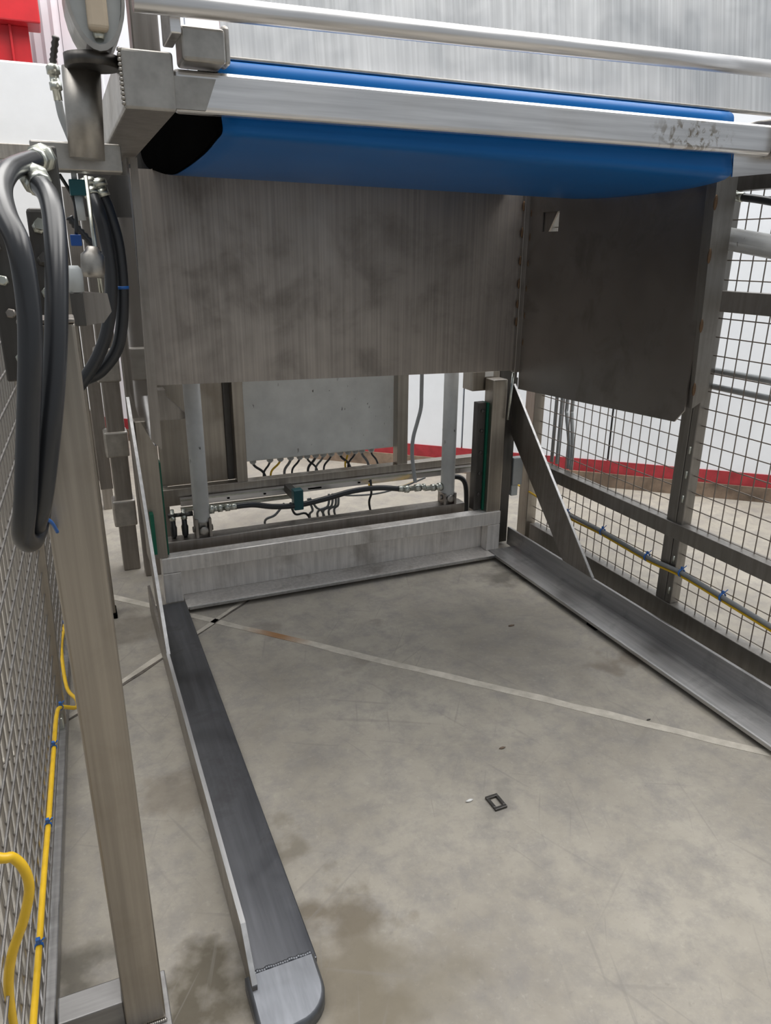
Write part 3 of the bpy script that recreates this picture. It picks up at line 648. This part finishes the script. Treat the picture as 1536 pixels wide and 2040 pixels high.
b = MB(); b.cyl((0.066, 1.938, 1.56), (0.064, 1.938, 1.612), 0.009); b.build('gland', 'pgrey', tb_)
kn = thing('relief_valve', 'pale round-topped relief valve on a bracket behind the support leg', 'valve', (0.035, 1.9, 1.35))
b = MB(); b.lathe((0.034, 1.9, 1.405), (0, 0, 1), [(0, 0.017), (0.035, 0.018), (0.05, 0.016), (0.058, 0.010)], 18); b.build('cap', 'pgrey', kn)
b = MB(); b.box(0.018, 0.046, 1.885, 1.915, 1.33, 1.405, 0.002); b.build('body', 'dark', kn)
b = MB(); b.prism([(0.046, 1.405), (0.10, 1.400), (0.105, 1.36), (0.085, 1.335), (0.046, 1.33)], 'y', 1.90, 1.935); b.build('bracket', 'steel', kn)
b = MB(); b.lathe((0.075, 1.955, 1.435), (0.1, 0, 1), [(0, 0.024), (0.012, 0.027), (0.05, 0.027), (0.058, 0.018), (0.07, 0.012)], 18); b.build('coil', 'cast', kn)
b = MB(); b.box(0.036, 0.060, 1.95, 1.98, 1.505, 1.53, 0.002); b.build('plug', 'bluep', kn)
b = MB(); b.cyl((0.09, 1.95, 1.36), (0.088, 2.02, 1.66), 0.005); b.build('pipe', 'zinc', kn)
b = MB(); b.tube([(0.050, 1.96, 1.53), (0.055, 1.96, 1.60), (0.03, 1.94, 1.655)], 0.004); b.build('lead', 'rubber', kn)
hs = thing('hose_coupling', 'zinc hose coupling with grey hose above the crossbar', 'coupling', (0.045, 1.93, 1.72))
b = MB(); b.lathe((0.047, 1.93, 1.80), (-0.05, 0, 1), [(0, 0.009), (0.02, 0.009), (0.02, 0.013), (0.035, 0.013), (0.035, 0.010), (0.05, 0.010), (0.05, 0.014), (0.065, 0.014), (0.07, 0.009)], 6); b.build('coupling', 'zinc', hs)
b = MB(); b.tube([(0.047, 1.93, 1.80), (0.050, 1.93, 1.77), (0.060, 1.93, 1.735), (0.066, 1.93, 1.715)], 0.008); b.build('hose', 'conduit', hs)
b = MB(); b.tube([(0.044, 1.93, 1.865), (0.050, 1.93, 1.89), (0.058, 1.92, 1.92)], 0.007, ripple=0.15); b.build('spring_guard', 'dark', hs)

# ------------------------------------------------------------------ rear frame, sheets, control cabinet
rf = thing('rear_frame', 'rear stainless frame of rails and uprights carrying the control cabinet', 'machine frame', (1.17, 3.5, 0))
fbox(rf, 'rail', 'warm', 0.30, 2.06, 3.47, 3.53, 0.335, 0.418)
for x0, x1, z0 in ((0.685, 0.738, 0.418), (1.545, 1.605, 0.418)): fbox(rf, 'upright', 'warm', x0, x1, 3.47, 3.53, z0, 1.75)
fbox(rf, 'leg', 'steel', 0.30, 0.36, 3.54, 3.60, 0.0, 0.418); fbox(rf, 'leg', 'steel', 2.00, 2.06, 3.475, 3.525, 0.0, 0.335)
b = MB(); b.box(0.335, 0.655, 3.545, 3.56, 0.414, 1.70, 0.002); b.build('back_sheet', 'warm', rf)
fbox(rf, 'dark_bar', 'dark', 0.653, 0.687, 3.532, 3.545, 0.418, 1.70)
cb = thing('control_cabinet', 'pale grey control cabinet with paint specks and cable glands underneath', 'control cabinet', (1.18, 3.66, 0.49))
b = MB(); b.box(0.742, 1.62, 3.56, 3.78, 0.492, 1.30, 0.006, 3); b.build('cabinet_body', 'cab', cb)
GX = [0.80, 0.89, 0.945, 1.0, 1.05, 1.09, 1.137, 1.18, 1.225, 1.275, 1.32, 1.362, 1.40, 1.455]
for i, x in enumerate(GX):
    b = MB(); b.lathe((x, 3.62, 0.492), (0, 0, -1), [(0, 0.021), (0.010, 0.021), (0.010, 0.017), (0.022, 0.018), (0.032, 0.009)], 10); b.build('cable_gland', 'pgrey', cb)
cols = ['rubber', 'rubber', 'yellow', 'greyc', 'rubber', 'rubber', 'rubber', 'greyc', 'rubber', 'rubber', 'yellow', 'rubber', 'greyc', 'rubber']
for i, x in enumerate(GX):
    dx = random.choice((-0.06, 0.05, -0.03, 0.03)) if i > 3 else (0.06, -0.05, -0.07, -0.05)[i]
    lab = {'rubber': 'black cable dropping from a gland under the grey cabinet', 'yellow': 'thin yellow cable dropping from a gland under the grey cabinet', 'greyc': 'grey cable dropping from a gland under the grey cabinet'}[cols[i]]
    cable('gland_cable', [(x, 3.62, 0.464), (x+dx*0.2, 3.62, 0.445), (x+dx*0.8, 3.60, 0.415), (x+dx, 3.57, 0.36), (x+dx*1.2, 3.56, 0.30)], 0.0055 if i % 3 else 0.007, cols[i], lab, group={'rubber': 'black', 'yellow': 'yellow', 'greyc': 'grey'}[cols[i]]+' cables below the cabinet', n=6)
# aluminium cable trunking below the rail
tk = thing('cable_trunking', 'thin aluminium cable trunking under the rear rail', 'cable trunking', (1.2, 3.42, 0.30))
b = MB(); b.box(0.40, 2.02, 3.42, 3.46, 0.345, 0.378, 0.002); b.build('trunk', 'alu', tk)
b = MB(); b.box(0.40, 2.02, 3.415, 3.42, 0.372, 0.379); b.build('lip', 'zinc', tk)
b = MB(); b.box(0.40, 0.95, 3.42, 3.45, 0.318, 0.332, 0.002); b.build('lower_strip', 'zinc', tk)
b = MB(); b.box(1.03, 1.10, 3.4145, 3.42, 0.356, 0.362); b.build('slot', 'matt', tk)
for x in (0.62, 0.80, 1.30, 1.36, 1.62):
    b = MB(); b.box(x, x+0.012, 3.4145, 3.42, 0.358, 0.364); b.build('slot', 'matt', tk)
hose([(0.62, 3.21, 0.386), (0.70, 3.215, 0.382), (0.80, 3.22, 0.358), (0.92, 3.23, 0.347), (1.06, 3.24, 0.358), (1.20, 3.24, 0.380), (1.33, 3.23, 0.385), (1.44, 3.215, 0.372)], 0.0135, 'black hydraulic hose linking the two grey lift cylinders', f0=0.055, f1=0.06)
tf = thing('tee_fitting', 'zinc tee fitting with thin bent steel pipe rising to the panel', 'pipe fitting', (1.55, 3.21, 0.35))
b = MB(); b.lathe((1.50, 3.212, 0.366), (1, 0, 0), [(0, 0.013), (0.03, 0.013), (0.03, 0.020), (0.06, 0.020), (0.06, 0.014), (0.075, 0.014), (0.075, 0.018), (0.085, 0.018)], 8); b.build('tee', 'zinc', tf)
b = MB(); b.tube([(1.545, 3.24, 0.385), (1.540, 3.25, 0.44), (1.528, 3.25, 0.54), (1.533, 3.25, 0.62), (1.555, 3.25, 0.70), (1.572, 3.25, 0.77), (1.573, 3.25, 0.85), (1.573, 3.25, 1.05)], 0.0098, 12); b.build('bent_pipe', 'conduit', tf)
cl = thing('cable_clamp', 'teal cable clamp gripping the black hose under the rail', 'clamp', (0.92, 3.24, 0.33))
b = MB(); b.box(0.898, 0.945, 3.215, 3.262, 0.325, 0.425, 0.004); b.build('clamp_body', 'teal', cl)
b = MB(); b.box(0.905, 0.94, 3.26, 3.42, 0.36, 0.40, 0.002); b.build('arm', 'dark', cl)
hang = [((0.91, 0.33), (0.93, 0.27), (1.00, 0.25)), ((0.88, 0.33), (0.83, 0.28), (0.78, 0.24)), ((1.00, 0.34), (1.02, 0.28), (1.01, 0.24)), ((1.01, 0.34), (1.04, 0.29), (1.08, 0.25)), ((1.11, 0.35), (1.10, 0.29), (1.05, 0.25)), ((1.13, 0.35), (1.12, 0.29), (1.08, 0.25)), ((1.145, 0.35), (1.14, 0.29), (1.11, 0.25)), ((1.16, 0.35), (1.155, 0.29), (1.14, 0.25)), ((1.335, 0.40), (1.335, 0.33), (1.332, 0.26))]
for i, L in enumerate(hang):
    cable('loose_cable', [(L[0][0], 3.33, L[0][1]), (L[1][0], 3.32, L[1][1]), (L[2][0], 3.34, L[2][1]), (L[2][0]+0.05, 3.36, 0.10), (L[2][0]+0.08, 3.36, 0.006)], 0.006, 'rubber' if i in (0, 8) else 'greyc', ('thick black' if i in (0, 8) else 'grey')+' loose cable hanging down below the cable trunking', group=('black' if i in (0, 8) else 'grey')+' cables hanging under the trunking', n=6)
cable('loose_cable', [(1.14, 3.36, 0.335), (1.25, 3.36, 0.315), (1.40, 3.36, 0.31), (1.55, 3.36, 0.335), (1.66, 3.36, 0.365)], 0.005, 'greyc', 'thin grey cable sagging along below the cable trunking', n=6)
cable('yellow_cable', [(1.34, 3.37, 0.36), (1.42, 3.37, 0.325), (1.52, 3.37, 0.325), (1.62, 3.37, 0.35)], 0.006, 'yellow', 'short yellow cable sagging below the cable trunking', n=6)
cable('black_cable', [(1.80, 3.36, 0.35), (1.86, 3.36, 0.345), (1.90, 3.36, 0.31), (1.915, 3.36, 0.22), (1.92, 3.36, 0.006)], 0.014, 'rubber', 'thick black cable drooping beside the right lift cylinder', n=8)
# valves at the left foot of the mast
for k, x in enumerate((0.335, 0.385)):
    vt = thing('hand_valve', 'dark ball valve with zinc nut beside the left slide strip' if k == 0 else 'dark ball valve with zinc nut beside the left lift cylinder', 'valve', (x, 3.22, 0.268))
    b = MB(); b.lathe((x, 3.22, 0.268), (0, 0, 1), [(0, 0.008), (0.01, 0.014), (0.05, 0.016), (0.06, 0.012), (0.085, 0.012)], 12); b.build('valve_body', 'rubber', vt)
    b = MB(); b.lathe((x, 3.22, 0.353), (0, 0, 1), [(0, 0.014), (0.02, 0.014), (0.02, 0.009), (0.05, 0.009)], 6); b.build('nut', 'zinc', vt)
b = MB(); b.lathe((0.315, 3.22, 0.375), (1, 0, 0), [(0, 0.012), (0.03, 0.012), (0.03, 0.009), (0.06, 0.009), (0.06, 0.012), (0.11, 0.012)], 10); tag(b.build('manifold_pipe', 'dark'), 'short dark manifold pipe joining the two ball valves', 'pipe')
# limit switch by the right corner
ls = thing('limit_switch', 'grey limit switch box fixed beside the right corner post', 'limit switch', (2.11, 3.18, 0.31))
b = MB(); b.box(2.075, 2.135, 3.16, 3.20, 0.33, 0.48, 0.004); b.build('switch_box', 'conduit', ls)
b = MB(); b.box(2.075, 2.115, 3.165, 3.195, 0.27, 0.33, 0.004); b.build('switch_head', 'pgrey', ls)
b = MB(); b.box(2.056, 2.075, 3.17, 3.21, 0.30, 0.90, 0.003); b.build('mounting_bar', 'dark', ls)

# ------------------------------------------------------------------ conduits and pipes near the right fence
for k, (pts, lab) in enumerate([([(2.245, 3.065, 0.47), (2.245, 3.065, 0.83), (2.245, 3.065, 1.5)], ''), ([(2.245, 3.020, 0.47), (2.245, 3.020, 0.83), (2.245, 3.020, 1.5)], ''),
                                ([(2.245, 2.925, 0.47), (2.245, 2.935, 0.60), (2.245, 2.975, 0.74), (2.245, 2.978, 0.83), (2.245, 2.978, 1.5)], 'b'), ([(2.245, 2.900, 0.47), (2.245, 2.905, 0.60), (2.245, 2.935, 0.75), (2.245, 2.935, 0.83), (2.245, 2.935, 1.5)], 'b')]):
    b = MB(); b.tube(pts, 0.0095, 10, 4); tag(b.build('conduit', 'conduit'), ['straight grey vertical conduit standing next to the fence corner post', 'straight grey vertical conduit between the other straight one and kinked pair', 'kinked grey conduit standing next to the straight conduits', 'kinked grey conduit farthest from the fence corner post'][k], 'conduit', 'conduits behind the mesh')
for z in (1.08, 1.02):
    b = MB(); b.cyl((2.245, 0.3, z), (2.245, 2.4, z), 0.0115, n=12); tag(b.build('pipe', 'conduit'), 'upper thin grey pipe running along the right mesh fence' if z > 1.05 else 'lower thin grey pipe running along the right mesh fence', 'pipe')
tc = thing('tilt_cylinder', 'thick pale grey tilt cylinder between the shield and right fence', 'hydraulic cylinder', (2.10, 1.8, 1.42))
b = MB(); b.cyl((2.10, 2.15, 1.567), (2.10, 0.9, 1.392), 0.036, n=28); b.build('barrel', 'cyl', tc)
b = MB(); b.cyl((2.10, 2.28, 1.585), (2.10, 2.15, 1.567), 0.018); b.build('piston_rod', 'zinc', tc)
b = MB(); b.box(2.05, 2.085, 2.24, 2.32, 1.55, 1.62, 0.004); b.build('rod_eye', 'cast', tc)
hose([(2.10, 1.955, 1.672), (2.10, 1.85, 1.655), (2.10, 1.6, 1.605), (2.10, 1.2, 1.52), (2.10, 0.9, 1.45)], 0.0125, 'black hose with grey connector running above the tilt cylinder', f0=0.06)

# ------------------------------------------------------------------ far background at the left
rc = thing('steel_column', 'red painted steel H-column in front of the ribbed wall', 'column', (-0.12, 6.35, 0))
b = MB(); b.box(-0.33, 0.02, 6.24, 6.27, 0, 2.9, 0.003); b.build('flange', 'red', rc)
b = MB(); b.box(-0.17, -0.14, 6.27, 6.46, 0, 2.9, 0.003); b.build('web', 'red', rc)
b = MB(); b.box(-0.33, 0.02, 6.46, 6.49, 0, 2.9, 0.003); b.build('flange', 'red', rc)
b = MB(); b.box(-0.10, -0.085, 6.20, 6.24, 0, 2.9, 0.003); b.build('stiffener', 'red', rc)
b = MB(); b.box(-0.9, 0.10, 6.12, 6.38, 2.90, 3.25, 0.01); b.build('cross_beam', 'red', rc)
wc = thing('white_enclosure', 'glossy white sheet-metal enclosure standing far behind the hoses', 'machine enclosure', (-0.5, 5.0, 0))
b = MB(); b.box(-1.25, 0.170, 4.5, 5.3, 0.62, 2.36, 0.01); b.build('body', 'white', wc)
for x, y in ((-1.2, 4.55), (0.08, 4.55), (-1.2, 5.2), (0.08, 5.2)):
    b = MB(); b.box(x, x+0.06, y, y+0.06, 0, 0.62, 0.003); b.build('leg', 'steel', wc)
b = MB(); b.box(-1.25, 0.175, 4.485, 4.5, 1.92, 1.99, 0.002); b.build('trim_strip', 'warm', wc)

# ------------------------------------------------------------------ small things on the floor
b = MB(); z0, z1 = 0.0, 0.008
for (x0, x1, y0, y1) in ((0.952, 0.992, 1.472, 1.482), (0.952, 0.992, 1.424, 1.434), (0.952, 0.961, 1.434, 1.472), (0.983, 0.992, 1.434, 1.472)):
    b.box(x0, x1, y0, y1, z0, z1, 0.0015, rot=Matrix.Rotation(0.02, 3, 'Z'), piv=(0.972, 1.453, 0))
tag(b.build('square_washer', 'dark'), 'rusty rectangular metal washer lying on the floor', 'washer')
def chip(x, y, s, mat, lab):
    q = MB(); q.sphere((x, y, 0.003), s, (1.6, 0.5, 0.35), 1)
    for v in q.bm.verts: v.co += Vector((random.uniform(-1, 1), random.uniform(-1, 1), 0))*s*0.15; v.co.z = max(v.co.z, 0.0)
    tag(q.build('debris_chip', mat), lab, 'debris')
chip(0.905, 1.490, 0.009, 'sticker', 'tiny white chip lying beside the rusty washer')
chip(1.585, 2.35, 0.010, 'kerb', 'brown crumb of dirt lying near the right floor arm')
chip(1.12, 1.66, 0.008, 'kerb', 'small brown crumb of dirt behind the rusty washer')
chip(1.66, 1.60, 0.006, 'dark', 'small dark pebble lying on the pale joint filler')
